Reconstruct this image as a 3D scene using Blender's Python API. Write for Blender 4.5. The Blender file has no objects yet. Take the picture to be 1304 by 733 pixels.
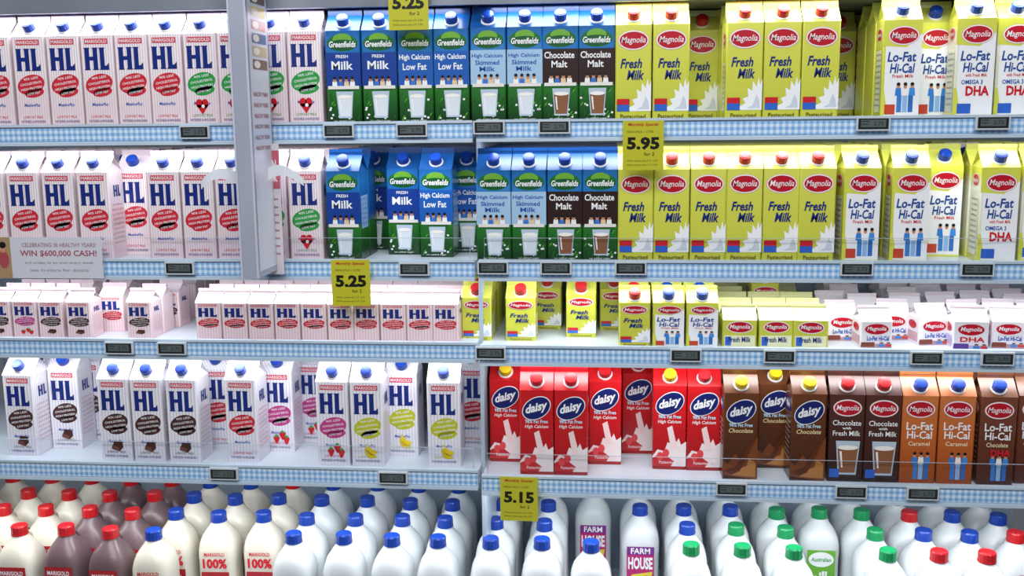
import bpy, math, random
from mathutils import Vector, Matrix
random.seed(7)
scene = bpy.context.scene
scene.view_settings.view_transform = 'Standard'

# ------------------------------------------------------------------ camera
FPX = 1300.0
pitch, yaw, roll = math.radians(9.46), math.radians(5.5), math.radians(0.6)
F = Vector((-math.sin(yaw)*math.cos(pitch), math.cos(yaw)*math.cos(pitch), -math.sin(pitch)))
R0 = F.cross(Vector((0, 0, 1))).normalized()
U0 = R0.cross(F).normalized()
RC = R0*math.cos(roll) - U0*math.sin(roll)
UC = R0*math.sin(roll) + U0*math.cos(roll)
CAM = Vector((0, 0, 1.15)) - F*2.06
cd = bpy.data.cameras.new('camera')
cd.sensor_width = 36
cd.lens = 36*FPX/1304
cam = bpy.data.objects.new('camera', cd)
scene.collection.objects.link(cam)
M = Matrix((RC, UC, -F)).transposed().to_4x4()
M.translation = CAM
cam.matrix_world = M
cd.clip_start = 0.05
scene.camera = cam

def survey_x(u, y, z):
    """photogrammetry: x on the fixture of a point measured at photo column u, depth y, height z"""
    k = (u-652)/FPX
    a = (y-CAM.y)*RC.y + (z-CAM.z)*RC.z
    b = (y-CAM.y)*F.y + (z-CAM.z)*F.z
    return CAM.x + (k*b-a)/(RC.x-k*F.x)

def survey_z(v, x=-0.07, y=0.0):
    k = (366.5-v)/FPX
    a = (x-CAM.x)*UC.x + (y-CAM.y)*UC.y
    b = (x-CAM.x)*F.x + (y-CAM.y)*F.y
    return CAM.z + (k*b-a)/(UC.z-k*F.z)

# --------------------------------------------------------------- materials
def S(h):
    h = h.lstrip('#')
    o = []
    for i in (0, 2, 4):
        c = int(h[i:i+2], 16)/255
        o.append(c/12.92 if c <= .04045 else ((c+.055)/1.055)**2.4)
    return (*o, 1)

MC = {}
def mat(h, rough=.3, metal=0, spec=.5):
    key = (h, rough, metal)
    if key in MC: return MC[key]
    m = bpy.data.materials.new('print_'+h.lstrip('#'))
    m.use_nodes = True
    p = m.node_tree.nodes['Principled BSDF']
    p.inputs['Base Color'].default_value = S(h)
    p.inputs['Roughness'].default_value = rough
    p.inputs['Metallic'].default_value = metal
    p.inputs['Specular IOR Level'].default_value = spec
    MC[key] = m
    return m

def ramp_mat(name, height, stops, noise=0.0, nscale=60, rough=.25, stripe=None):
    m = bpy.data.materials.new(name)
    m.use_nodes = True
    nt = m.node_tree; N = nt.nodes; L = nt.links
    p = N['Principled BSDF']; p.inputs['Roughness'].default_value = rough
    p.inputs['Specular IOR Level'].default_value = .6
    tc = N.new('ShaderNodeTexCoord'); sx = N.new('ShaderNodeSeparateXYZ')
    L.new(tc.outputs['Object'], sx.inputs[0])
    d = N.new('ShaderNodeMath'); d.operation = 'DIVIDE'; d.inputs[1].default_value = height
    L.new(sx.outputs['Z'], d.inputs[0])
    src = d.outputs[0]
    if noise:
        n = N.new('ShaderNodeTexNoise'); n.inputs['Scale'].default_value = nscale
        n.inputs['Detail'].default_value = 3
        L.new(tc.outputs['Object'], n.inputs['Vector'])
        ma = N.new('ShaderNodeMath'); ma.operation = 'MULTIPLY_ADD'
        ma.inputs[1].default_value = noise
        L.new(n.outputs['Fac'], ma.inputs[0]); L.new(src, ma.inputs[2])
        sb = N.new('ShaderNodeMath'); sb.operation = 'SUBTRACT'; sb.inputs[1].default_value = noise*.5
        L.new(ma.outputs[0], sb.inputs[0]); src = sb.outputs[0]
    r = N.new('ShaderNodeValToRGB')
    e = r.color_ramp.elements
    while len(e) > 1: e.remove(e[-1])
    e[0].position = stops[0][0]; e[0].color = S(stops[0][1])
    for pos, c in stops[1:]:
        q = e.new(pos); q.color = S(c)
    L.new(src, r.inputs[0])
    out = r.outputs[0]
    if stripe:
        per, col, duty = stripe
        f = N.new('ShaderNodeMath'); f.operation = 'ADD'
        L.new(sx.outputs['X'], f.inputs[0]); L.new(sx.outputs['Y'], f.inputs[1])
        g = N.new('ShaderNodeMath'); g.operation = 'DIVIDE'; g.inputs[1].default_value = per
        L.new(f.outputs[0], g.inputs[0])
        h = N.new('ShaderNodeMath'); h.operation = 'FRACT'; L.new(g.outputs[0], h.inputs[0])
        k = N.new('ShaderNodeMath'); k.operation = 'LESS_THAN'; k.inputs[1].default_value = duty
        L.new(h.outputs[0], k.inputs[0])
        mx = N.new('ShaderNodeMix'); mx.data_type = 'RGBA'
        L.new(k.outputs[0], mx.inputs['Factor'])
        L.new(out, mx.inputs['A']); mx.inputs['B'].default_value = S(col)
        out = mx.outputs['Result']
    L.new(out, p.inputs['Base Color'])
    return m

def gingham():
    m = bpy.data.materials.new('gingham_rail'); m.use_nodes = True
    nt = m.node_tree; N = nt.nodes; L = nt.links
    p = N['Principled BSDF']; p.inputs['Roughness'].default_value = .35
    tc = N.new('ShaderNodeTexCoord'); sx = N.new('ShaderNodeSeparateXYZ')
    L.new(tc.outputs['Object'], sx.inputs[0])
    outs = []
    for ax in ('X', 'Z'):
        g = N.new('ShaderNodeMath'); g.operation = 'DIVIDE'; g.inputs[1].default_value = .0115
        L.new(sx.outputs[ax], g.inputs[0])
        h = N.new('ShaderNodeMath'); h.operation = 'FRACT'; L.new(g.outputs[0], h.inputs[0])
        k = N.new('ShaderNodeMath'); k.operation = 'LESS_THAN'; k.inputs[1].default_value = .5
        L.new(h.outputs[0], k.inputs[0]); outs.append(k)
    a = N.new('ShaderNodeMath'); a.operation = 'ADD'
    L.new(outs[0].outputs[0], a.inputs[0]); L.new(outs[1].outputs[0], a.inputs[1])
    b = N.new('ShaderNodeMath'); b.operation = 'MULTIPLY'; b.inputs[1].default_value = .5
    L.new(a.outputs[0], b.inputs[0])
    r = N.new('ShaderNodeValToRGB'); e = r.color_ramp.elements
    e[0].position = 0; e[0].color = S('#DCE9F6'); e[1].position = 1; e[1].color = S('#76A9DE')
    q = e.new(.5); q.color = S('#A8CAEC')
    L.new(b.outputs[0], r.inputs[0]); L.new(r.outputs[0], p.inputs['Base Color'])
    return m

def noisy(name, c1, c2, scale=8, rough=.4, metal=0):
    m = bpy.data.materials.new(name); m.use_nodes = True
    nt = m.node_tree; N = nt.nodes; L = nt.links
    p = N['Principled BSDF']; p.inputs['Roughness'].default_value = rough; p.inputs['Metallic'].default_value = metal
    n = N.new('ShaderNodeTexNoise'); n.inputs['Scale'].default_value = scale
    tc = N.new('ShaderNodeTexCoord'); L.new(tc.outputs['Object'], n.inputs['Vector'])
    r = N.new('ShaderNodeValToRGB'); r.color_ramp.elements[0].color = S(c1); r.color_ramp.elements[1].color = S(c2)
    r.color_ramp.elements[0].position = .3; r.color_ramp.elements[1].position = .7
    L.new(n.outputs['Fac'], r.inputs[0]); L.new(r.outputs[0], p.inputs['Base Color'])
    return m

def clear_mat():
    m = bpy.data.materials.new('clear_acrylic'); m.use_nodes = True
    nt = m.node_tree; N = nt.nodes; L = nt.links
    N.remove(N['Principled BSDF'])
    t = N.new('ShaderNodeBsdfTransparent'); t.inputs[0].default_value = (.985, .99, 1, 1)
    g = N.new('ShaderNodeBsdfGlossy'); g.inputs['Roughness'].default_value = .12
    x = N.new('ShaderNodeMixShader'); x.inputs[0].default_value = .02
    L.new(t.outputs[0], x.inputs[1]); L.new(g.outputs[0], x.inputs[2])
    L.new(x.outputs[0], N['Material Output'].inputs[0])
    return m

# ------------------------------------------------------------ mesh builder
TXT = {}
def text_geo(s, bold, shear):
    key = (s, bold, shear)
    if key in TXT: return TXT[key]
    c = bpy.data.curves.new('t', 'FONT'); c.body = s
    c.offset = bold; c.shear = shear; c.resolution_u = 2; c.fill_mode = 'FRONT'
    c.align_x = 'CENTER'; c.space_line = .85
    o = bpy.data.objects.new('t', c); scene.collection.objects.link(o)
    bpy.context.view_layer.update()
    me = o.evaluated_get(bpy.context.evaluated_depsgraph_get()).to_mesh()
    vs = [(v.co.x, v.co.y) for v in me.vertices]
    fs = [tuple(p.vertices) for p in me.polygons]
    bpy.data.objects.remove(o); bpy.data.curves.remove(c)
    x0 = min(v[0] for v in vs); x1 = max(v[0] for v in vs)
    y0 = min(v[1] for v in vs); y1 = max(v[1] for v in vs)
    vs = [((a-x0)/(x1-x0)-.5, (b-y0)/(y1-y0)-.5) for a, b in vs]
    TXT[key] = (vs, fs)
    return TXT[key]

class B:
    def __init__(s):
        s.v = []; s.f = []; s.m = []; s.sm = []; s.mats = []
    def mi(s, m):
        if m not in s.mats: s.mats.append(m)
        return s.mats.index(m)
    def face(s, pts, m, smooth=False):
        n = len(s.v); s.v += [tuple(p) for p in pts]
        s.f.append(tuple(range(n, n+len(pts)))); s.m.append(s.mi(m)); s.sm.append(smooth)
    def mesh_add(s, vs, fs, m, smooth=False):
        n = len(s.v); s.v += [tuple(p) for p in vs]; i = s.mi(m)
        for f in fs:
            s.f.append(tuple(n+k for k in f)); s.m.append(i); s.sm.append(smooth)
    def box(s, x0, x1, y0, y1, z0, z1, m):
        vs = [(x0,y0,z0),(x1,y0,z0),(x1,y1,z0),(x0,y1,z0),(x0,y0,z1),(x1,y0,z1),(x1,y1,z1),(x0,y1,z1)]
        s.mesh_add(vs, [(3,2,1,0),(4,5,6,7),(0,1,5,4),(1,2,6,5),(2,3,7,6),(3,0,4,7)], m)
    def lathe(s, c, ax, prof, m, n=20, ridges=False):
        ax = Vector(ax).normalized(); c = Vector(c)
        t = ax.orthogonal().normalized(); b = ax.cross(t)
        vs = []; fs = []
        for r, h in prof:
            for i in range(n):
                a = 2*math.pi*i/n
                rr = r*(1-.035*(i % 2)) if ridges else r
                vs.append(c + ax*h + (t*math.cos(a)+b*math.sin(a))*rr)
        for k in range(len(prof)-1):
            for i in range(n):
                j = (i+1) % n
                fs.append((k*n+i, k*n+j, (k+1)*n+j, (k+1)*n+i))
        s.mesh_add(vs, fs, m, not ridges)
        s.face([vs[(len(prof)-1)*n+i] for i in range(n)], m)
    # flat print; frame = (origin, u axis, v axis, normal)
    def P(s, fr, u, v, l):
        return fr[0] + fr[1]*u + fr[2]*v + fr[3]*(l*.00035)
    def rect(s, fr, u0, v0, u1, v1, m, l=1):
        s.face([s.P(fr,u0,v0,l), s.P(fr,u1,v0,l), s.P(fr,u1,v1,l), s.P(fr,u0,v1,l)], m)
    def poly(s, fr, pts, m, l=1):
        s.face([s.P(fr,a,b,l) for a, b in pts], m)
    def ell(s, fr, cu, cv, ru, rv, m, l=1, n=22, tilt=0):
        pts = []
        for i in range(n):
            a = 2*math.pi*i/n
            pts.append((cu+ru*math.cos(a), cv+rv*math.sin(a)+tilt*ru*math.cos(a)))
        s.poly(fr, pts, m, l)
    def text(s, fr, t, cu, cv, w, h, m, l=2, bold=0.02, shear=0, tilt=0):
        vs, fs = text_geo(t, bold, shear)
        s.mesh_add([s.P(fr, cu+a*w, cv+b*h+tilt*a*w, l) for a, b in vs], fs, m)
    def bighl(s, fr, cu, cv, w, h, m, l=2):
        # heavy condensed capitals drawn as strokes with small wedge serifs
        def R(a0,b0,a1,b1): s.rect(fr, cu+(a0-.5)*w, cv+(b0-.5)*h, cu+(a1-.5)*w, cv+(b1-.5)*h, m, l)
        R(0,.0,.2,1); R(.36,0,.56,1); R(.2,.43,.36,.6)
        R(.66,0,.86,1); R(.86,0,1.04,.19)
        for a in (0,.36,.66):
            R(a-.025,.95,a,1); R(a+.2,.95,a+.225,1); R(a-.025,0,a,.05)
        R(.2,0,.225,.05); R(.56,0,.585,.05)
        s.poly(fr, [(cu+(.94-.5)*w,cv+(.19-.5)*h),(cu+(1.04-.5)*w,cv+(.19-.5)*h),(cu+(1.04-.5)*w,cv+(.32-.5)*h)], m, l)
    def mesh(s, name):
        me = bpy.data.meshes.new(name)
        me.from_pydata(s.v, [], s.f)
        for m in s.mats: me.materials.append(m)
        me.polygons.foreach_set('material_index', s.m)
        me.polygons.foreach_set('use_smooth', s.sm)
        me.update()
        return me
    def merge(s, o, dx, dy):
        n = len(s.v); s.v += [(a+dx, b+dy, c) for a, b, c in o.v]
        mp = [s.mi(m) for m in o.mats]
        s.f += [tuple(n+k for k in f) for f in o.f]
        s.m += [mp[k] for k in o.m]; s.sm += o.sm

def add(name, me, loc=(0,0,0), rz=0, parent=None):
    o = bpy.data.objects.new(name, me); scene.collection.objects.link(o)
    o.location = loc; o.rotation_euler = (0, 0, rz)
    if parent: o.parent = parent
    return o

V = Vector
# ------------------------------------------------------------ carton shell
def shell(b, w, d, H, g, fin, body, top, finm, cap, rc=.0145):
    hw, hd = w/2, d/2
    c = .0022
    ring = [(-hw+c,-hd),(hw-c,-hd),(hw,-hd+c),(hw,hd-c),(hw-c,hd),(-hw+c,hd),(-hw,hd-c),(-hw,-hd+c)]
    vs = [(x,y,0) for x,y in ring]+[(x,y,H) for x,y in ring]
    fs = [(i,(i+1)%8,8+(i+1)%8,8+i) for i in range(8)] + [tuple(reversed(range(8)))]
    b.mesh_add(vs, fs, body)
    A,Bp,C,D = V((-hw,-hd,H)),V((hw,-hd,H)),V((hw,hd,H)),V((-hw,hd,H))
    t = .0022
    for sg, P, Q in ((-1,A,Bp),(1,C,D)):
        b.face([P,Q,V((Q.x,sg*t,H+g)),V((P.x,sg*t,H+g))], top)
    for sg, P, Q in ((1,Bp,C),(-1,D,A)):
        fold = V((sg*(hw-.42*w*.55),0,H+g*.96)); r = V((sg*hw,0,H+g))
        b.face([P,Q,fold], top); b.face([P,r,fold], top); b.face([Q,r,fold], top)
    b.box(-hw,hw,-t,t,H+g,H+g+fin,finm)
    b.box(-hw,hw,-t*1.3,t*1.3,H+g+fin*.45,H+g+fin*.6,finm)
    if cap:
        n = V((0,-g,hd)).normalized()
        o = V((0,-hd*.56,H+g*.44))
        b.lathe(o, n, [(rc*1.18,0),(rc*1.18,.0025),(rc*.9,.003)], mat('#D8D8DA'), 20)
        b.lathe(o+n*.003, n, [(rc,0),(rc,.0125),(rc*.9,.0145)], cap, 28, True)
        b.lathe(o+n*.0176, n, [(rc*.72,0),(rc*.68,.0006)], cap, 20)

def frames(w, d, H, g):
    hw, hd = w/2, d/2
    fr = (V((0,-hd,0)), V((hw,0,0)), V((0,0,H)), V((0,-1,0)))
    le = (V((-hw,0,0)), V((0,-hd,0)), V((0,0,H)), V((-1,0,0)))
    ri = (V((hw,0,0)), V((0,hd,0)), V((0,0,H)), V((1,0,0)))
    return fr, le, ri

WHITE = mat('#F2F2F4'); NAVY = mat('#162A78'); RED = mat('#CC1A28'); DRED = mat('#B3152A')
GREEN = mat('#2F9A3E'); BLUE = mat('#2256B8'); SKIN = mat('#C98E6A'); BLACK = mat('#15151A')
CAPB = mat('#123C9E', .28); CAPR = mat('#BE1A22', .28); CAPY = mat('#E0BE20', .28); CAPG = mat('#128A50', .28)
LIME = mat('#D4D750')

def people(b, fr, cu, cv, n, sc, cols, l=3):
    for i in range(n):
        u = cu+(i-(n-1)/2)*.36*sc
        b.poly(fr, [(u-.17*sc,cv-.07*sc),(u+.17*sc,cv-.07*sc),(u+.13*sc,cv+.01*sc),(u-.13*sc,cv+.01*sc)], mat(cols[i % len(cols)]), l)
        b.ell(fr, u, cv+.03*sc, .095*sc, .03*sc, SKIN, l+1, 10)
        b.ell(fr, u, cv+.048*sc, .1*sc, .018*sc, BLACK, l+2, 10)

def glass(b, fr, cu, cv, liquid, l=4, s=1.0):
    b.poly(fr, [(cu-.3*s,cv-.11*s),(cu+.3*s,cv-.11*s),(cu+.4*s,cv+.12*s),(cu-.4*s,cv+.12*s)], mat('#B8C8D8'), l)
    b.poly(fr, [(cu-.26*s,cv-.095*s),(cu+.26*s,cv-.095*s),(cu+.34*s,cv+.075*s),(cu-.34*s,cv+.075*s)], liquid, l+1)
    b.ell(fr, cu, cv+.075*s, .34*s, .016*s, mat('#F6F1EA'), l+2, 14)
    b.poly(fr, [(cu-.2*s,cv-.06*s),(cu-.15*s,cv-.06*s),(cu-.2*s,cv+.05*s),(cu-.27*s,cv+.05*s)], WHITE, l+3)

def p_hl(b, fr, le, ri, kind, small=False):
    col = {'red':'#CC2A3A','green':'#2F9A44','choc':'#4A2A28','straw':'#C03C86','banana':'#BCC020','pink':'#DB4E86'}[kind]
    c = mat(col)
    b.rect(fr, -.72,.905,.72,.965, mat('#D0485A'), 1)
    b.text(fr, 'MARIGOLD', 0,.935,1.3,.035, WHITE, 2, .01)
    b.bighl(fr, -.04,.745,1.4,.245, NAVY, 2)
    b.ell(fr, .02,.47,.84,.11, c, 1, 24, .03)
    b.ell(fr, .2,.38,.6,.05, c, 1, 20, .03)
    for i,(t,w) in enumerate((('90% LESS',.9),('CHOLESTEROL',1.35),('HIGH PROTEIN',1.3),('LOW FAT',.8))):
        b.text(fr, t, .04+(.12 if i==3 else 0), .54-i*.055, w, .026, WHITE, 2, .01, 0, .03)
    if not small:
        b.text(fr, 'MeadowPlus', 0,.245,1.0,.035, BLUE, 2, .01, .3)
        b.text(fr, 'PASTEURISED & HOMOGENISED', 0,.06,1.5,.028, NAVY, 2, .0)
        b.text(fr, 'LOW FAT MILK', 0,.11,1.2,.03, c, 2, .0)
    if kind == 'green':
        for sg in (-1,1): b.ell(fr, sg*.17,.24,.21,.05, RED, 3, 14)
        b.poly(fr, [(-.37,.225),(.37,.225),(0,.12)], RED, 3)
        b.ell(fr, .05,.21,.1,.02, WHITE, 4, 10)
    if kind in ('straw','pink'):
        for u,v in ((.25,.2),(-.15,.15),(.5,.14)):
            b.poly(fr, [(u-.22,v+.03),(u-.1,v+.05),(u+.12,v+.05),(u+.22,v+.03),(u+.08,v-.035),(u,v-.05),(u-.08,v-.035)], RED, 3)
            b.poly(fr, [(u-.15,v+.055),(u,v+.035),(u+.15,v+.055),(u,v+.075)], GREEN, 4)
    if kind == 'banana':
        b.poly(fr, [(-.1,.24),(.0,.17),(.25,.13),(.55,.15),(.6,.18),(.35,.19),(.15,.22),(-.02,.27)], mat('#E8CA1A'), 3)
        b.poly(fr, [(-.2,.2),(-.1,.13),(.15,.09),(.45,.1),(.5,.13),(.25,.145),(.05,.17),(-.12,.22)], mat('#D6B812'), 3)
    if kind == 'choc':
        b.poly(fr, [(-.3,.15),(.2,.12),(.45,.17),(.4,.24),(-.1,.25)], mat('#4A2620'), 3)
        b.poly(fr, [(-.3,.15),(.2,.12),(.15,.17),(-.25,.2)], mat('#70453A'), 4)
    for f in (le, ri):
        b.bighl(f, 0,.78,.85,.13, NAVY, 2)
        for i in range(9):
            b.text(f, ['NUTRITION INFORMATION','HIGH IN CALCIUM','LOW FAT MILK','KEEP REFRIGERATED'][i%4], 0,.62-i*.055,1.4,.022, mat('#B8707E'), 2, .0)

def p_green(b, fr, le, ri, kind):
    panel = {'fresh':'#153C90','low':'#1C59AE','skim':'#A2C2E0','malt':'#2E1A18'}[kind]
    tc = mat('#1E58A8') if kind == 'skim' else WHITE
    b.ell(fr, 0,.87,.9,.09, mat('#1C6A34'), 1, 26)
    b.ell(fr, 0,.91,.55,.06, mat('#6DA836'), 2, 20)
    b.ell(fr, 0,.85,.84,.055, mat('#14562A'), 3, 24)
    b.text(fr, 'Greenfields', 0,.855,1.55,.066, WHITE, 4, .025, .2)
    b.rect(fr, -1,.40,1,.765, mat(panel), 1)
    lines = {'fresh':('FRESH','Milk'),'low':('High Calcium','Low Fat'),'skim':('High Calcium','Skimmed','Milk'),'malt':('Chocolate','Malt')}[kind]
    n = len(lines)
    for i,t in enumerate(lines):
        w = min(1.75,.16*len(t)+.25)
        hh = .072 if n == 2 else .05
        vv = .70-i*(.095 if n == 2 else .067)
        if t == 'FRESH': w, hh, vv = .7, .035, .725
        if t == 'Milk' and kind == 'fresh': w, hh, vv = 1.25, .09, .63
        b.text(fr, t, -.05,vv,w,hh, tc, 2, .02)
    people(b, fr, 0,.45,4,.95, ['#F2F2F2','#3E74C8','#E7C9A0','#F2F2F2'], 3)
    b.rect(fr, -.9,.375,.9,.41, mat('#E6E2DC'), 6)
    liq = mat('#8A5A3C') if kind == 'malt' else mat('#DDE3EA')
    glass(b, fr, .05,.20, liq, 4, 1.25)
    for i in range(9):
        u = random.uniform(-.9,.9); v = random.uniform(.04,.3)
        b.ell(fr, u,v,.07,.012, WHITE, 1, 7)
    for i in range(22):
        u = random.uniform(-.95,.8); v = random.uniform(.02,.33)
        b.poly(fr, [(u,v),(u+.1,v+.02),(u+.2,v+.05),(u+.08,v+.035)], mat(random.choice(('#5DAE2E','#14481C','#1D5E22'))), 2)
    b.text(fr, 'no added sugar', 0,.03,1.2,.022, WHITE, 9, 0)
    for f in (le, ri):
        b.rect(f, -.75,.35,.75,.72, mat('#8FB4DC') if kind != 'malt' else mat('#5A3A34'), 1)
        for i in range(6): b.text(f, 'Nutrition Facts per serving', 0,.68-i*.055,1.2,.025, BLUE, 2, 0)

def logo(b, fr, cu, cv, s=1.0, l=2):
    b.ell(fr, cu,cv,.86*s,.104*s, mat('#D8A0A4'), l-.5, 26)
    b.ell(fr, cu,cv,.83*s,.1*s, WHITE, l, 26)
    b.ell(fr, cu,cv,.77*s,.088*s, mat('#B80E26'), l+1, 26)
    b.text(fr, 'Magnolia', cu,cv-.005,1.34*s,.085*s, WHITE, l+2, .005, .25)

def splash(b, fr, l=2, col=None):
    col = col or WHITE
    b.poly(fr, [(1,.1),(1,.42),(.88,.36),(.8,.44),(.7,.34),(.5,.4),(.45,.3),(.2,.33),(.25,.24),(-.05,.22),(.1,.17),(-.3,.13),(-.15,.1)], col, l)
    b.poly(fr, [(.2,.12),(.5,.15),(.7,.26),(.85,.2),(.9,.12)], mat('#CDD4DE'), l+1)

def p_mag(b, fr, le, ri):
    logo(b, fr, 0,.84)
    b.text(fr, 'Fresh', -.12,.60,1.2,.1, NAVY, 3, .025, .25)
    b.text(fr, 'Milk', .12,.48,.95,.1, NAVY, 3, .025, .25)
    splash(b, fr)
    b.rect(fr, -.9,.1,-.2,.23, mat('#2E63C4'), 4)
    b.rect(fr, -.9,.17,-.2,.23, RED, 5)
    b.text(fr, 'Pasteurised', 0,.045,1.4,.045, mat('#5A4A10'), 4, .01)
    for f in (le, ri):
        b.rect(f, -.7,.1,.7,.6, mat('#E6E6B8'), 1)
        logo(b, f, 0,.84,.75,1)
        for i in range(8): b.text(f, 'Nutrition Information', 0,.56-i*.055,1.15,.026, NAVY, 2, 0)

def p_lofat(b, fr, le, ri, dha=False):
    b.rect(fr, -.86,.0,1,.9, WHITE, 1)
    b.poly(fr, [(-1,0),(-.86,0),(-.7,.12),(-.86,.3),(-1,.3)], LIME, 2)
    b.poly(fr, [(-1,.99),(1,.99),(1,.86),(.2,.72),(-1,.74)], LIME, 1.5)
    logo(b, fr, .05,.84,.95,3)
    b.text(fr, 'Lo-Fat', 0,.625,1.5,.1, mat('#1A4494'), 3, .025, .15)
    b.text(fr, 'Hi-Cal', .05,.51,1.3,.1, mat('#1A4494'), 3, .025, .15)
    b.text(fr, 'Fresh Milk' if not dha else 'with Fresh Milk', .1,.43,1.1,.035, RED, 3, .01)
    if dha:
        b.text(fr, 'OMEGA 3', -.1,.36,1.1,.045, mat('#1F4FA8'), 3, .02)
        b.text(fr, 'DHA', .2,.27,1.2,.1, RED, 3, .04)
        b.rect(fr, -.8,.04,-.1,.14, mat('#2E63C4'), 4)
    else:
        people(b, fr, .25,.3,3,1.0, ['#2E7FD0','#F2F2F2','#3A8EDB'], 3)
        for i,cc in enumerate(('#3C7FC8','#8FB8E4','#2F6DB8')):
            b.rect(fr, -.17+i*.3,.06,.08+i*.3,.23, mat(cc), 3)
        b.rect(fr, -.8,.04,-.25,.14, mat('#C8452E'), 4)
    b.rect(fr, -1,0,1,.02, LIME, 5)
    for f in (le, ri):
        b.rect(f, -.7,.06,.7,.7, mat('#E9E9D0'), 1)
        logo(b, f, 0,.86,.7,1)
        for i in range(10): b.text(f, 'Nutrition Information', 0,.66-i*.058,1.15,.026, NAVY, 2, 0)

def p_daisy(b, fr, le, ri, choc=False):
    b.ell(fr, 0,.79,.86,.135, WHITE, 1, 26, .05)
    b.ell(fr, 0,.79,.81,.125, mat('#141F66'), 2, 26, .05)
    b.text(fr, 'daisy', 0,.79,1.3,.135, WHITE, 3, .035, .1, .05)
    b.text(fr, '98% Fat Free', 0,.635,1.35,.045, mat('#BFE3F5'), 2, .02)
    b.text(fr, 'Chocolate' if choc else 'High Calcium', 0,.57,1.4,.05, mat('#F0D9A8') if choc else WHITE, 2, .01, .2)
    if choc:
        b.poly(fr, [(-1,.05),(1,.0),(1,.5),(.7,.46),(.5,.3),(.1,.22),(-.3,.3),(-.7,.18),(-1,.22)], mat('#7A3E1A'), 2)
        b.poly(fr, [(-.6,.05),(.9,.03),(.9,.2),(.5,.25),(.4,.16),(0,.13)], mat('#B87A40'), 3)
        b.poly(fr, [(-.9,.1),(-.2,.16),(.5,.42),(.95,.5),(.6,.36),(.0,.1),(-.5,.05)], mat('#5A2A12'), 4)
    else:
        b.poly(fr, [(-1,.04),(1,.04),(1,.34),(.7,.3),(.55,.38),(.3,.29),(-.1,.33),(-.3,.22),(-.7,.24),(-1,.16)], mat('#F0E2E2'), 2)
        b.poly(fr, [(-.15,.5),(.15,.53),(.5,.25),(.1,.25)], mat('#F3D7D7'), 3)
        b.poly(fr, [(-1,.04),(-1,.14),(-.4,.2),(.3,.1),(.1,.04)], mat('#C01C24'), 3)
        for u,v in ((-.55,.16),(-.2,.2)):
            b.ell(fr, u,v,.2,.05, mat('#E0454A'), 4, 12)
        b.text(fr, 'Pasteurised Milk', .1,.09,1.4,.035, mat('#F6E0E0'), 5, .01)
    for f in (le, ri):
        b.ell(f, 0,.84,.6,.08, mat('#1C2C7C'), 1, 20); b.text(f, 'daisy', 0,.84,.9,.09, WHITE, 2, .04)
        for i in range(8): b.text(f, 'Nutrition Information', 0,.66-i*.06,1.3,.028, WHITE, 2, 0)

def p_magchoc(b, fr, le, ri, kind):
    logo(b, fr, 0,.85,.95,2)
    if kind == 'choc':
        b.text(fr, 'Chocolate', 0,.68,1.6,.06, WHITE, 3, .01); b.text(fr, 'with', 0,.62,.5,.03, WHITE, 3)
        b.text(fr, 'Fresh Milk', 0,.56,1.55,.058, WHITE, 3, .01)
        glass(b, fr, .1,.27, mat('#8E5A3C'), 4, 1.7)
        b.rect(fr, -.9,.05,-.35,.15, mat('#2E63C4'), 5)
    else:
        b.text(fr, 'Lo-Fat', 0,.66,1.5,.09, WHITE, 3, .02); b.text(fr, 'Hi-Cal', 0,.56,1.4,.09, WHITE, 3, .02)
        b.text(fr, 'Caramel' if kind == 'car' else 'Chocolate', 0,.46,1.2,.05, mat('#F8E2B8'), 3, .01)
        people(b, fr, .15,.3,3,1.0, ['#2E7FD0','#F2F2F2','#3A8EDB'], 3)
        for i,cc in enumerate(('#3C7FC8','#8FB8E4','#2F6DB8')):
            b.rect(fr, -.27+i*.3,.05,-.02+i*.3,.23, mat(cc), 3)
        if kind == 'dha': b.text(fr, 'DHA', .2,.37,1.1,.08, RED, 6, .04)
    for f in (le, ri):
        logo(b, f, 0,.85,.7,1)
        for i in range(8): b.text(f, 'Nutrition Information', 0,.66-i*.06,1.3,.028, mat('#E8D8C8'), 2, 0)

def p_tiny(b, fr, le, ri, kind):
    if kind == 'y':
        b.rect(fr, -.9,.05,.9,.45, mat('#E9E8C0'), 1)
        b.ell(fr, 0,.75,.76,.22, WHITE, 2, 22); b.ell(fr, 0,.75,.7,.19, mat('#B80E26'), 3, 22); b.text(fr, 'Magnolia', 0,.75,1.2,.2, WHITE, 4, .01, .2)
        b.text(fr, 'Fresh Milk', 0,.3,1.3,.2, NAVY, 3, .02)
        b.rect(fr, -.85,.08,-.5,.4, mat('#2E63C4'), 2)
    else:
        b.rect(fr, -.98,.0,.98,.16, mat('#B08A94') if kind == 'w' else mat('#B8A8D0'), 1)
        b.ell(fr, 0,.72,.75,.2, mat('#B80E26'), 2, 22); b.text(fr, 'Magnolia', 0,.72,1.2,.2, WHITE, 4, .01, .2)
        b.text(fr, 'DHA' if kind == 'd' else 'Lo-Fat Hi-Cal', .1,.37,1.4,.18, RED if kind == 'd' else mat('#1F4FA8'), 3, .03)
        b.rect(fr, -.95,.04,-.1,.22, mat('#5A3A8E') if kind == 'd' else mat('#7A3A2A'), 2)
        people(b, fr, .55,.14,2,1.2, ['#2E7FD0','#C8343C'], 4)
        for f in (le, ri):
            b.rect(f,-.8,.1,.8,.45,mat('#C9A0A8') if kind == 'w' else mat('#B8A8D0'),1)
            b.ell(f, 0,.72,.6,.16, mat('#B80E26'), 2, 16)

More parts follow.
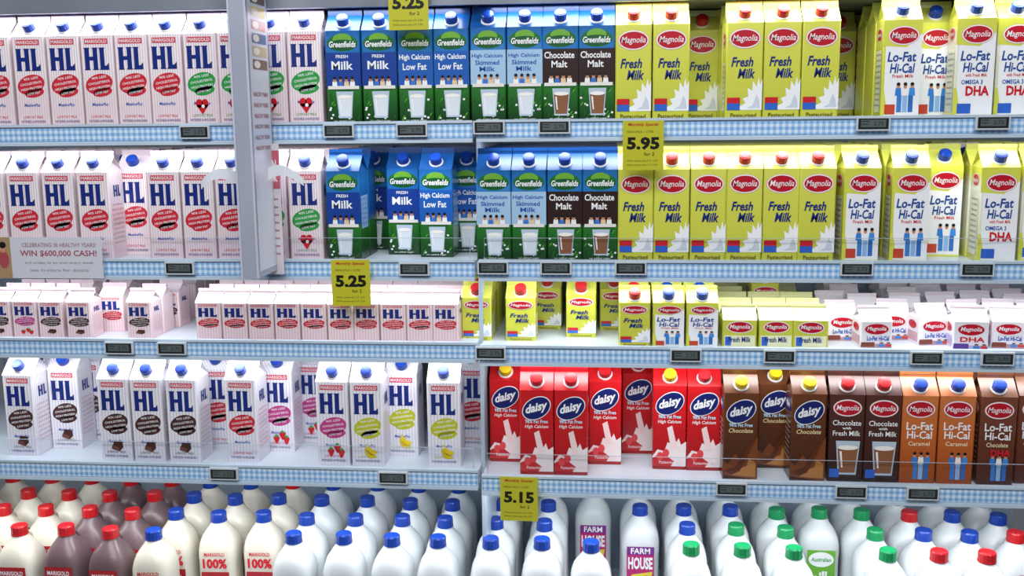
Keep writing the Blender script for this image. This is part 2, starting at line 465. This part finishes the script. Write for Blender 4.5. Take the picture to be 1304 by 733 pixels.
DES = {}
def design(key, w, H, g, fin, body, top, finm, cap, rc, pf, *args):
    b0 = B(); shell(b0, w, w, H, g, fin, body, top, finm, cap, rc)
    b1 = B(); shell(b1, w, w, H, g, fin, body, top, finm, cap, rc)
    fr, le, ri = frames(w, w, H, g)
    pf(b1, fr, le, ri, *args)
    DES[key] = dict(mesh=b1.mesh('carton_'+key), shell=b1 if key[:2] == 't_' else b0, w=w, H=H, top=H+g+fin)

HLB = ramp_mat('hl_body', .2, [(0,'#E6D4D8'),(.35,'#EEE3E6'),(.6,'#F3EFF2'),(1,'#F0E9ED')], stripe=(.0052,'#DDBCC3',.3))
HLT = ramp_mat('hl_top', .24, [(0,'#EAE2E6'),(1,'#E4D8DE')], stripe=(.0052,'#D2B6BE',.3))
HLW = ramp_mat('hl_body_white', .2, [(0,'#DEDEE7'),(.4,'#EDECF3'),(1,'#EEECF3')], stripe=(.007,'#D7CED9',.3))
HLF = mat('#CFBCC3')
def gf(name, mid):
    return ramp_mat(name, .2, [(0,'#0B2E12'),(.18,'#1C5A1E'),(.36,'#2A762A'),(.42,mid),(.8,'#2474BA'),(1,'#124888')], .08, 70)
W1, H1, G1, F1 = .0695, .182, .031, .012
for k in ('red','green'):
    design('hl_'+k, W1,H1,G1,F1, HLB, HLT, HLF, CAPB, .0125, p_hl, k)
for k in ('choc','straw','banana'):
    design('hl_'+k, W1,H1,G1,F1, HLW, HLW, mat('#CCC6D0'), CAPB, .0125, p_hl, k)
design('hl_redw', W1,H1,G1,F1, HLW, HLW, mat('#CCBAC4'), CAPB, .0125, p_hl, 'red')
for k,mid in (('fresh','#1A56A2'),('low','#246CB6'),('skim','#5C9ACC'),('malt','#2C76BA')):
    design('gf_'+k, W1,H1,G1,F1, gf('gf_'+k, mid), mat('#134A8A'), mat('#0D3970'), CAPB, .0125, p_green, k)
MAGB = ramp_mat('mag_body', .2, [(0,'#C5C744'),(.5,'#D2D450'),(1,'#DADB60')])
MAGT = mat('#D0D25C')
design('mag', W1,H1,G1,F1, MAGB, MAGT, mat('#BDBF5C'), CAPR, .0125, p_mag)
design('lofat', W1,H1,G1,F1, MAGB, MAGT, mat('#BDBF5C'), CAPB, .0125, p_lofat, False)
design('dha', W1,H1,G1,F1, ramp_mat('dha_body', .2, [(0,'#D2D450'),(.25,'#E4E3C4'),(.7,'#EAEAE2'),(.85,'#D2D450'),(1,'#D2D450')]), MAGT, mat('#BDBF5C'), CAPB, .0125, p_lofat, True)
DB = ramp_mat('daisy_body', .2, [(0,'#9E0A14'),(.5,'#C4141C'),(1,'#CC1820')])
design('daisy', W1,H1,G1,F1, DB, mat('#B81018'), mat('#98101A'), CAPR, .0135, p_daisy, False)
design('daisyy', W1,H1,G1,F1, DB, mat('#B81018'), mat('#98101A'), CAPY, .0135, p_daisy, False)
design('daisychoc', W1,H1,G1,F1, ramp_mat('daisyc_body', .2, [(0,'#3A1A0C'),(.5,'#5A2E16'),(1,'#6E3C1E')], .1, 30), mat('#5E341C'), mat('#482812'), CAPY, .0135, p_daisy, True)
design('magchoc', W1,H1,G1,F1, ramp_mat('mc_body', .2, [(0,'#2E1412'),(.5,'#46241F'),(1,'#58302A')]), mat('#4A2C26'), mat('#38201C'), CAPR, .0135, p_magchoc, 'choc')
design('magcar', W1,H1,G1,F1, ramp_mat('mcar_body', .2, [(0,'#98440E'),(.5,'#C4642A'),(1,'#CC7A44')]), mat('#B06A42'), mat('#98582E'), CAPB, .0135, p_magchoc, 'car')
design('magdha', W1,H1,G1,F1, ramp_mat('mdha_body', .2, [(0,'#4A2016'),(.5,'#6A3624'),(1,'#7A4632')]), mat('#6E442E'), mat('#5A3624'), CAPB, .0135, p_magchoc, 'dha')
SW,SH,SG,SF = .0545,.078,.018,.009
for k in ('red','choc','straw'):
    design('s_'+k, SW,SH,SG,SF, ramp_mat('s_'+k, .1, [(0,'#E8CCD1'),(.5,'#F0E2E5'),(1,'#EEDDE2')], stripe=(.006,'#DCB8BF',.3)), HLT, HLF, None, .01, p_hl, k, True)
MW,MH,MG,MF = .0625,.09,.022,.009
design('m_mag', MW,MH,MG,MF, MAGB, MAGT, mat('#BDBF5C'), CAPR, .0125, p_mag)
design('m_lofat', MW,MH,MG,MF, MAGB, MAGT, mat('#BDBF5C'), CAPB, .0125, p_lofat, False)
design('t_y', .0675,.056,.02,.008, MAGB, mat('#D6D6A4'), mat('#CCCC98'), None, .01, p_tiny, 'y')
design('t_w', .062,.053,.02,.008, mat('#E4DFE2'), mat('#E4DEE2'), mat('#CFC2C8'), None, .01, p_tiny, 'w')
design('t_d', .066,.056,.02,.008, mat('#E6E2E8'), mat('#E4DEE2'), mat('#D0C0C6'), None, .01, p_tiny, 'd')
NAMES = {'gf_malt':'chocolate_milk_carton','daisychoc':'chocolate_milk_carton','magchoc':'chocolate_milk_carton','magdha':'chocolate_milk_carton',
         'magcar':'caramel_milk_carton','hl_choc':'chocolate_milk_carton','hl_straw':'strawberry_milk_carton','hl_banana':'banana_milk_carton',
         's_choc':'small_milk_carton','s_red':'small_milk_carton','s_straw':'small_milk_carton','t_y':'small_milk_carton','t_w':'small_milk_carton','t_d':'small_milk_carton'}

# ------------------------------------------------------------ fixture
XL, XR = -1.42, 1.2
YB = .50
railtop = {1:(survey_z(153),survey_z(152.5)), 2:(survey_z(330),survey_z(330)), 3:(survey_z(435),survey_z(438)), 4:(survey_z(597),survey_z(603))}
XS = survey_x(609, 0, railtop[3][0])
DECK = {r:(a-.005, b-.005) for r,(a,b) in railtop.items()}
RH = .037
unit = bpy.data.objects.new('refrigerated_shelving', None); scene.collection.objects.link(unit)
deckm = noisy('shelf_enamel', '#C6CFDA', '#D4DCE4', 5, .3)
railw = noisy('rail_white', '#B4C6D8', '#C4D3E1', 5, .3)
darkm = noisy('well_base_dark', '#3A4250', '#4A5260', 5, .6)  # dark grey for the solid base under the bottom well
gm = gingham(); clr = clear_mat()
edge = mat('#AEBAC8', .3)
for r in (1,2,3,4):
    for k,(xa,xb) in enumerate(((XL,XS-.004),(XS+.004,XR))):
        zt = railtop[r][k]
        b = B()
        b.box(xa,xb,.004,YB,zt-.02,zt-.005,deckm)
        b.box(xa,xb,.004,.03,zt-.034,zt-.02,railw)
        add('shelf_deck_%d_%d'%(r,k), b.mesh('deck'), parent=unit)
        b = B()
        b.box(xa,xb,-.004,.004,zt-RH-.006,zt,railw)
        b.box(xa,xb,-.0055,-.004,zt-RH+.003,zt-.008,gm)
        b.box(xa,xb,-.009,-.004,zt-.005,zt,railw)
        b.box(xa,xb,-.010,-.004,zt-RH-.006,zt-RH,railw)
        add('price_rail_%d_%d'%(r,k), b.mesh('rail'), parent=unit)
        if r in (2,4):
            b = B()
            b.box(xa+.01,xb-.01,.006,.0075,zt-.004,zt+.042,clr)
            b.box(xa+.01,xb-.01,.006,.0078,zt+.042,zt+.0427,edge)
            for xx in (xa+.01, xb-.011):
                b.box(xx,xx+.001,.006,.0078,zt-.004,zt+.042,edge)
            add('acrylic_lip_%d_%d'%(r,k), b.mesh('lip'), parent=unit)
        b = B(); b.box(xa+.03,xb-.03,.045,.065,zt-.032,zt-.0205,mat('#F2F6FA'))
        add('light_tube_%d_%d'%(r,k), b.mesh('tube'), parent=unit)
zc = survey_z(4)
b = B(); cm = noisy('canopy_metal', '#6E7480', '#8A909C', 6, .4, .3)
b.box(XL,XR,-.01,YB,zc,zc+.02,cm); b.box(XL,XR,-.014,-.01,zc-.004,zc+.06,cm)
add('canopy', b.mesh('canopy'), parent=unit)
b = B(); bm = noisy('chiller_back', '#A2B2C2', '#B2C0D0', 4, .4)
b.box(XL,XR,YB,YB+.03,.12,zc+.4,bm)
add('wall_back', b.mesh('back'))
b = B()
b.box(XS-.004,XS+.004,.05,YB,.3,zc,noisy('divider', '#9FB0C0', '#B4C2CE', 5, .35))
add('bay_divider', b.mesh('div'), parent=unit)
ZD = .325
b = B(); b.box(XL,XR,-.12,YB,ZD-.03,ZD,deckm); b.box(XL,XR,-.14,-.12,.0,ZD+.06,railw); b.box(XL,XR,-.12,YB,.0,ZD-.03,darkm)
add('bottom_well', b.mesh('well'), parent=unit)
b = B(); b.box(-4,4,-5,.6,-.05,0,noisy('floor_tiles', '#8C8880', '#9C9890', 2, .3))
add('floor', b.mesh('floor'))

# ------------------------------------------------------------ stock the shelves
OCC = {1:[],2:[],3:[],4:[]}
STOCK = {1:[],2:[],3:[],4:[]}
def free(r, x, y, w, tol=.0015):
    for (a,b_,ww) in OCC[r]:
        if abs(a-x) < (w+ww)/2-tol and abs(b_-y) < (w+ww)/2-tol: return False
    return True
def put(r, key, u, back=0.0, rz=0.0):
    d = DES[key]; k = 0 if u < 606 else 1
    z = DECK[r][k]
    yf = .014 + back + random.uniform(0,.005)
    if r == 1: yf = .010+back+random.uniform(0,.003)
    x = survey_x(u, yf, z+d['H']*.5)
    y = yf + d['w']/2
    done = free(r,x,y,d['w'])
    if not done:
        for s in range(1,9):
            for sg in (1,-1):
                if free(r, x+sg*s*.001, y, d['w']):
                    x += sg*s*.001; done = True; break
            if done: break
    n = 0
    while not free(r, x, y, d['w']) and n < 60:
        y += .004; n += 1
    OCC[r].append((x, y, d['w']))
    add(NAMES.get(key,'milk_carton'), d['mesh'], (x,y,z+.0003), math.radians(rz)+random.uniform(-.026,.026))
    STOCK[r].append((key, x, y, k))

# row 1
for u in (-5,39,82,126,169,212): put(1,'hl_red',u)
for u in (256,299,344,388): put(1,'hl_green',u)
for u,k in ((437,'fresh'),(483,'fresh'),(529,'low'),(575,'low'),(622,'skim'),(668,'skim'),(714,'malt'),(760,'malt')): put(1,'gf_'+k,u)
for u,bk in ((807,0),(854,0),(893,.16),(948,0),(996,0),(1045,0)): put(1,'mag',u,bk)
put(1,'lofat',1149,0,-4); put(1,'dha',1243,0,-3); put(1,'dha',1294,.01,-2); put(1,'lofat',1190,.08,-2); put(1,'mag',1068,.26); put(1,'mag',1100,.2)
# row 2
for u,bk in ((-12,0),(31,0),(76,0),(120,0),(166,.05),(209,0),(253,0),(296,0)): put(2,'hl_red',u,bk)
put(2,'hl_green',344,.02); put(2,'hl_green',389,0)
put(2,'gf_fresh',438,0); put(2,'gf_low',556,.05); put(2,'gf_fresh',514,.09); put(2,'gf_fresh',476,.17); put(2,'gf_low',594,.13)
for u,k in ((629,'skim'),(674,'skim'),(719,'malt'),(764,'malt')): put(2,'gf_'+k,u)
for u in (809,855,902,948,994,1040): put(2,'mag',u)
put(2,'lofat',1096,0,2); put(2,'lofat',1160,.0,-4); put(2,'dha',1273,0,-3); put(2,'lofat',1202,.08,-2); put(2,'hl_red',1226,.16); put(2,'dha',1324,.02)
# row 3
for u,k,bk in ((-2,'choc',0),(31,'straw',0),(64,'choc',0),(100,'choc',0),(142,'red',.07),(177,'choc',0),(214,'choc',.13)): put(3,'s_'+k,u,bk)
for i in range(10): put(3,'s_red',265+i*33.6,0)
for u,bk,k in ((607,.04,'mag'),(663,.04,'mag'),(697,.16,'mag'),(740,.08,'mag'),(782,.16,'mag'),(808,0,'mag'),(851,0,'lofat'),(894,0,'lofat')): put(3,'m_'+k,u,bk)
for u in (942,988,1033): put(3,'t_y',u,0)
put(3,'m_mag',972,.24,6)
for u,k,bk,rz in ((1115,'w',.01,3),(1187,'w',.04,6),(1237,'d',0,-3),(1286,'w',.02,-5),(1072,'w',.07,4),(1140,'w',.09,-5),(1100,'w',.15,4),(1228,'w',.085,3),(1275,'w',.1,-3),(1318,'w',.09,5),
                  (1155,'w',.165,-6),(1200,'w',.18,5),(1060,'w',.19,3),(1245,'w',.2,-4)): put(3,'t_'+k,u,bk,rz)
# row 4
for u,k,bk in ((26,'choc',.02),(82,'choc',.07),(112,'choc',.145),(146,'choc',.0),(188,'choc',0),(233,'choc',0),(275,'redw',.10),(308,'redw',.01),
               (354,'straw',.08),(391,'straw',.11),(424,'straw',.0),(467,'banana',0),(512,'banana',.07),(565,'banana',.01),(600,'redw',.14)): put(4,'hl_'+k,u,bk)
for u,k,bk in ((644,'daisyy',.075),(683,'daisy',.0),(727,'daisy',.0),(770,'daisy',.075),(812,'daisy',.15),(853,'daisyy',.05),(896,'daisy',.05),
               (943,'daisychoc',.0),(986,'daisychoc',.075),(1029,'daisychoc',0),(1078,'magchoc',0),(1124,'magchoc',.0),(1170,'magcar',.0),(1218,'magcar',.0),(1270,'magdha',0),(1318,'magdha',.01)): put(4,k,u,bk)
for r in STOCK:
    groups = [B(), B()]
    for key,x,y,k in sorted(STOCK[r], key=lambda t: t[2]):
        d = DES[key]; w = d['w']
        yy = y
        for i in range(9):
            yy += w+.005
            if yy + w/2 > YB-.01: break
            if free(r, x, yy, w):
                OCC[r].append((x, yy, w))
                groups[k].merge(d['shell'], x+random.uniform(-.0005,.0005), yy)
    for k in (0,1):
        add('milk_carton_stock', groups[k].mesh('stock'), (0,0,DECK[r][k]+.0003))

# ------------------------------------------------------------ jugs
def jug_mesh(name, body, cap, label):
    b = B(); n = 32
    prof = [(0,.040,3.5),(.004,.0435,3.5),(.02,.0445,3.8),(.06,.0445,3.8),(.065,.0438,3.8),(.165,.0438,3.8),(.170,.0445,3.8),(.192,.044,3.6),(.206,.0415,3.2),(.219,.037,2.8),(.230,.030,2.4),(.239,.0235,2.1),(.246,.0185,2),(.250,.0165,2),(.262,.0165,2)]
    vs = []; fs = []
    for z,h,e in prof:
        for i in range(n):
            a = 2*math.pi*(i+.5)/n; ca, sa = math.cos(a), math.sin(a)
            vs.append((h*math.copysign(abs(ca)**(2/e),ca), h*math.copysign(abs(sa)**(2/e),sa), z))
    for k in range(len(prof)-1):
        for i in range(n):
            j = (i+1) % n
            fs.append((k*n+i,k*n+j,(k+1)*n+j,(k+1)*n+i))
    b.mesh_add(vs, fs, body, True)
    b.face([vs[i] for i in reversed(range(n))], body)
    path = [V((0,.020,.244)),V((0,.031,.243)),V((0,.041,.232)),V((0,.0455,.205)),V((0,.0445,.175))]
    ring = []
    for p in path:
        ring.append([p+V((.008*math.cos(t*math.pi/4), .004*math.sin(t*math.pi/4)-.002, .004*math.sin(t*math.pi/4))) for t in range(8)])
    vv = [q for rr in ring for q in rr]; ff = []
    for k in range(len(path)-1):
        for i in range(8):
            j = (i+1) % 8; ff.append((k*8+i,k*8+j,(k+1)*8+j,(k+1)*8+i))
    b.mesh_add(vv, ff, body, True)
    b.lathe((0,0,.250),(0,0,1),[(.0185,0),(.0188,.003),(.018,.0032),(.018,.019),(.0165,.0215)], cap, 32, True)
    b.lathe((0,0,.2716),(0,0,1),[(.0135,0),(.013,.0006)], cap, 24)
    fr = (V((0,-.0450,0)), V((.04,0,0)), V((0,0,.2)), V((0,-1,0)))
    if label == 'red':
        b.rect(fr,-.8,.28,.8,.95,mat('#B0202A'),1); b.text(fr,'MARIGOLD',0,.88,1.3,.05,WHITE,2)
        b.text(fr,'100%',0,.77,1.2,.09,WHITE,3,.04); b.rect(fr,-.72,.3,.72,.7,mat('#E8E0DC'),2); b.text(fr,'Fresh Milk',0,.57,1.3,.1,RED,4,.02)
    elif label == 'cream':
        b.text(fr,'MARIGOLD',0,.93,1.2,.045,RED,1); b.text(fr,'100%',0,.82,1.4,.12,RED,1,.04)
        b.rect(fr,-.8,.3,.8,.72,mat('#A51C24'),1); b.text(fr,'Fresh Milk',0,.6,1.3,.1,WHITE,2,.02)
    elif label == 'plain':
        b.text(fr,'low fat',0,.84,1.0,.07,mat('#3A66B8'),1,.02); b.text(fr,'milk',0,.72,.9,.08,mat('#3A66B8'),1,.02)
    elif label == 'pink':
        b.rect(fr,-.78,.15,.78,.94,mat('#B81C68'),1); b.rect(fr,-.78,.84,.78,.94,mat('#7A2A86'),2); b.text(fr,'FARM',0,.89,1.1,.07,WHITE,3,.02)
        b.text(fr,'HOUSE',0,.74,1.4,.15,WHITE,2,.04); b.poly(fr,[(-.7,.45),(.6,.52),(.7,.64),(-.5,.6)],mat('#E2D13A'),2); b.text(fr,'Fresh Milk',0,.55,1.0,.07,mat('#7A1A50'),3,.02,0,.03)
    elif label == 'green':
        b.rect(fr,-.78,.15,.78,.94,mat('#6CB032'),1); b.ell(fr,0,.83,.7,.09,WHITE,2); b.text(fr,'Australian',0,.83,1.1,.05,GREEN,3,.02)
        b.text(fr,'milk',0,.6,1.3,.18,WHITE,2,.04)
    elif label == 'new':
        b.ell(fr,0,.82,.66,.14,mat('#B82830'),1); b.text(fr,'NEW',0,.85,.9,.09,WHITE,2,.04); b.text(fr,'2 litre',0,.76,.7,.04,WHITE,2,.0)
        b.rect(fr,-.78,.2,.78,.6,mat('#2B5AB8'),1); b.text(fr,'Milk',0,.45,1.1,.13,WHITE,2,.04)
    return b.mesh(name)
HD = noisy('hdpe_white', '#D6DADC', '#E2E6E8', 6, .3)
HC = noisy('hdpe_cream', '#DAD4C4', '#E4DFD1', 6, .3)
HB = noisy('hdpe_cocoa', '#6A5559', '#7C666A', 6, .3)
JM = {}
def jug(x, y, body, cap, label, rz=0):
    key = (body.name, cap.name, label)
    if key not in JM: JM[key] = jug_mesh('jug', body, cap, label)
    add('milk_jug', JM[key], (x,y,ZD+.0003), rz)
B_, R_, G_ = CAPB, CAPR, CAPG
cols = [ # (photo column of the front cap, caps front->back, body, label)
 (-88,'RRRR',HC,'red'),(-31,'RRRR',HC,'red'),(25,'RRRR',HC,'red'),(82,'RRRR',HB,'red'),(141,'RRRR',HB,'red'),(198,'BBBB',HC,'cream'),(256,' BBB',HC,'cream'),
 (315,' BBR',HC,'cream'),(374,'BBBB',HD,'plain'),(438,'BBBB',HD,'plain'),(499,'BBBB',HD,'plain'),(557,'BBBB',HD,'plain'),
 (624,'BBBB',HD,'plain'),(690,'BBBB',HD,'plain'),(753,'B  B',HD,'pink'),(818,'  BB',HD,'pink'),(880,'GBBB',HD,'plain'),
 (945,'GGBG',HD,'green'),(1010,'GGGG',HD,'green'),(1071,'  GG',HD,'green'),(1130,'GGGG',HD,'plain'),(1196,'RBRB',HD,'new'),(1258,'RBBB',HD,'new'),(1320,' RBB',HD,'new')]
for u,cs,body,lab in cols:
    yf = .045
    x = survey_x(u, yf, ZD+.26)
    for i,c in enumerate(cs):
        y = yf + i*.108
        if c == ' ' or y > YB-.05: continue
        jug(x+random.uniform(-.0015,.0015), y+random.uniform(-.006,.006), body, {'R':R_,'B':B_,'G':G_}[c], lab, random.uniform(-.05,.05))

# ------------------------------------------------------------ electronic shelf labels
def esl():
    b = B()
    b.box(-.031,.031,-.007,0,-.013,.013,mat('#C4CAD0'))
    fr = (V((0,-.007,0)),V((.031,0,0)),V((0,0,.013)),V((0,-1,0)))
    b.rect(fr,-.9,-.78,.9,.78,mat('#1C2026'),1)
    b.rect(fr,-.74,-.48,.74,.58,mat('#566060'),2)
    b.text(fr,'2.75',.3,.05,.6,.55,mat('#1E2428'),3,.0); b.rect(fr,-.7,.3,-.25,.42,mat('#262C30'),3); b.rect(fr,-.7,-.1,-.3,.02,mat('#262C30'),3)
    return b.mesh('esl')
EM = esl()
for r,us in ((1,(249,432,525,623,706,1111,1263)),(2,(230,528,628,708,803,1090,1243)),(3,(153,220,625,873,992,1179,1269)),(4,(286,501,931,1083,1174))):
    for u in us:
        k = 0 if u < 606 else 1
        zt = railtop[r][k]
        add('electronic_shelf_label', EM, (survey_x(u,-.01,zt-.018), -.0103, zt-.018 + (.003 if k else 0)))

# ------------------------------------------------------------ price signs
def sign(price):
    b = B(); cardm = mat('#BDB92C', .3)
    w, h = .078, .094
    b.box(-w/2,w/2,-.0008,.0008,-h/2,h/2,cardm)
    b.box(-.012,.012,.0008,.012,h/2-.02,h/2-.004,mat('#D8DEE4'))
    fr = (V((0,-.0008,0)),V((w/2,0,0)),V((0,0,h/2)),V((0,-1,0)))
    b.text(fr,'Monthly Special',0,.83,1.5,.16,mat('#B4201A'),1,.02,.15)
    b.text(fr,'FRESH MILK 1 LITRE',-.15,.55,1.3,.09,mat('#55511A'),1,.0)
    b.text(fr,price,0,.08,1.6,.52,mat('#15150C'),1,.045)
    b.text(fr,'for 2',.3,-.35,.5,.14,mat('#1E1E14'),1,.01)
    for i in range(2): b.text(fr,'While stocks last U.P. 2.95',-.05,-.62-.17*i,1.5,.07,mat('#55511A'),1,.0)
    return b.mesh('sign')
for pr,u,v in (('5.25',520,6),('5.95',819,185),('5.25',447,360),('5.15',661,635)):
    x = survey_x(u,-.03,survey_z(v,0,-.03)); z = survey_z(v,x,-.03)
    add('price_sign', sign(pr), (x,-.03,z), random.uniform(-.05,.05))

# ------------------------------------------------------------ promo board, flags, card
z355 = survey_z(352,-.55,-.12)
x0 = survey_x(297,-.14,1.5); x1 = survey_x(319,-.14,1.5)
b = B(); bd = noisy('board_plastic', '#9296A8', '#A0A4B4', 4, .4)
zt = survey_z(-40,-.55,-.1)
b.box(x0,x1,-.14,-.018,z355,zt,bd)
b.box(x0-.001,x0+.003,-.142,-.14,z355,zt,mat('#BCBECC')); b.box(x1-.003,x1+.001,-.142,-.14,z355,zt,mat('#BCBECC'))
ri = (V((x1,-.079,z355)),V((0,.058,0)),V((0,0,zt-z355)),V((1,0,0)))
b.rect(ri,-.9,.02,.9,.98,mat('#D2D4DE'),1)
for i,c in enumerate(('#7A5A48','#C9B08A','#4A6A9A','#A8482E','#D8C45A','#5A4038','#B8B8C0')):
    v = .68+i*.042
    b.rect(ri,-.6,v,.8,v+.032,mat(c),2); b.ell(ri,-.2,v+.016,.3,.012,mat('#E8E0D0'),3)
for i in range(6): b.text(ri,'HEALTHY YEARS',.0,.6-i*.035,1.4,.014,mat('#A05060'),2)
add('promo_board', b.mesh('promo_board'))
b = B()
zc0 = survey_z(348,-.5,-.02); zc1 = survey_z(183,-.5,-.02)
xc = survey_x(347,-.03,1.3)
fr = (V((xc,-.03,zc0)),V((.019,0,0)),V((0,0,zc1-zc0)),V((0,-1,0)))
b.box(xc-.019,xc+.019,-.03,-.029,zc0,zc1,mat('#DAD2D8'))
b.rect(fr,-1,.66,1,.95,mat('#C4606C'),1); b.text(fr,'WIN',0,.84,1.3,.08,WHITE,2,.03); b.text(fr,'$600K',0,.74,1.5,.07,WHITE,2,.03)
for i in range(8): b.text(fr,'Cash prizes',0,.58-i*.06,1.4,.025,mat('#A04050'),1)
add('promo_leaflet', b.mesh('leaflet'))
def flag(u, v, L, sg):
    b = B(); z = survey_z(v,-.5,-.1); x = survey_x(u,-.1,z)
    n = 10; m = mat('#DEE1E8')
    for i in range(n):
        def pt(t,w): return (sg*L*t, -.02*math.sin(t*2.2), .012*math.sin(t*3.0)-.016*t*t + w*(1-.4*t))
        a0, a1 = i/n, (i+1)/n
        b.face([pt(a0,-.012),pt(a1,-.012),pt(a1,.012),pt(a0,.012)], m, True)
    add('paper_flag', b.mesh('flag'), (x,-.1,z))
flag(341,222,.075,1); flag(301,226,.065,-1)
b = B(); xk = survey_x(63,-.02,railtop[2][0]); zk = survey_z(328,xk,-.02)
w, h = .115, .043
b.box(-w,w,-.001,.001,-h,h,mat('#D0D0DA',.3))
fr = (V((0,-.001,0)),V((w,0,0)),V((0,0,h)),V((0,-1,0)))
b.text(fr,'CELEBRATING 30 HEALTHY YEARS!',.2,.62,1.4,.2,mat('#A07078'),1,.01)
b.text(fr,'WIN $600,000 CASH!',.18,.2,1.45,.34,mat('#A4505E'),1,.02)
b.text(fr,'and prizes to be won every week',.18,-.25,1.3,.16,mat('#908088'),1,.0)
b.text(fr,'see in-store for details',.18,-.6,1.1,.14,mat('#908088'),1,.0)
b.rect(fr,-1,-1,-.72,1,mat('#A88A66'),1); b.ell(fr,-.86,-.1,.1,.42,mat('#A84A50'),2,14); b.ell(fr,-.86,.45,.06,.2,SKIN,3,12); b.ell(fr,-.86,.62,.065,.16,BLACK,4,12)
add('promo_card', b.mesh('promo_card'), (xk,-.02,zk))

# ------------------------------------------------------------ lights
def area(name, loc, rot, sx, sy, e, col=(1,1,1)):
    l = bpy.data.lights.new(name,'AREA'); l.shape = 'RECTANGLE'; l.size = sx; l.size_y = sy; l.energy = e; l.color = col
    o = bpy.data.objects.new(name, l); scene.collection.objects.link(o); o.location = loc; o.rotation_euler = rot
    return o
for k,(xa,xb) in enumerate(((XL,XS),(XS,XR))):
    for r in (1,2,3,4):
        area('shelf_strip_light', ((xa+xb)/2,.03,railtop[r][k]-.036),(math.radians(12),0,0), xb-xa-.06,.02, 1.7 if r != 4 else 2.8, (.93,.97,1))
    area('shelf_strip_light', ((xa+xb)/2,.02,zc-.006),(math.radians(5),0,0), xb-xa-.06,.03, 1.9, (.93,.97,1))
area('ceiling_light', (-.1,-1.6,2.9),(math.radians(28),0,0), 2.4,.5, 40, (.95,.98,1))
area('ceiling_light', (0,-3.2,2.9),(math.radians(45),0,0), 2.4,.6, 42, (.95,.98,1))
w = bpy.data.worlds.new('world'); scene.world = w; w.use_nodes = True
w.node_tree.nodes['Background'].inputs[0].default_value = (.8,.86,1,1)
w.node_tree.nodes['Background'].inputs[1].default_value = .12
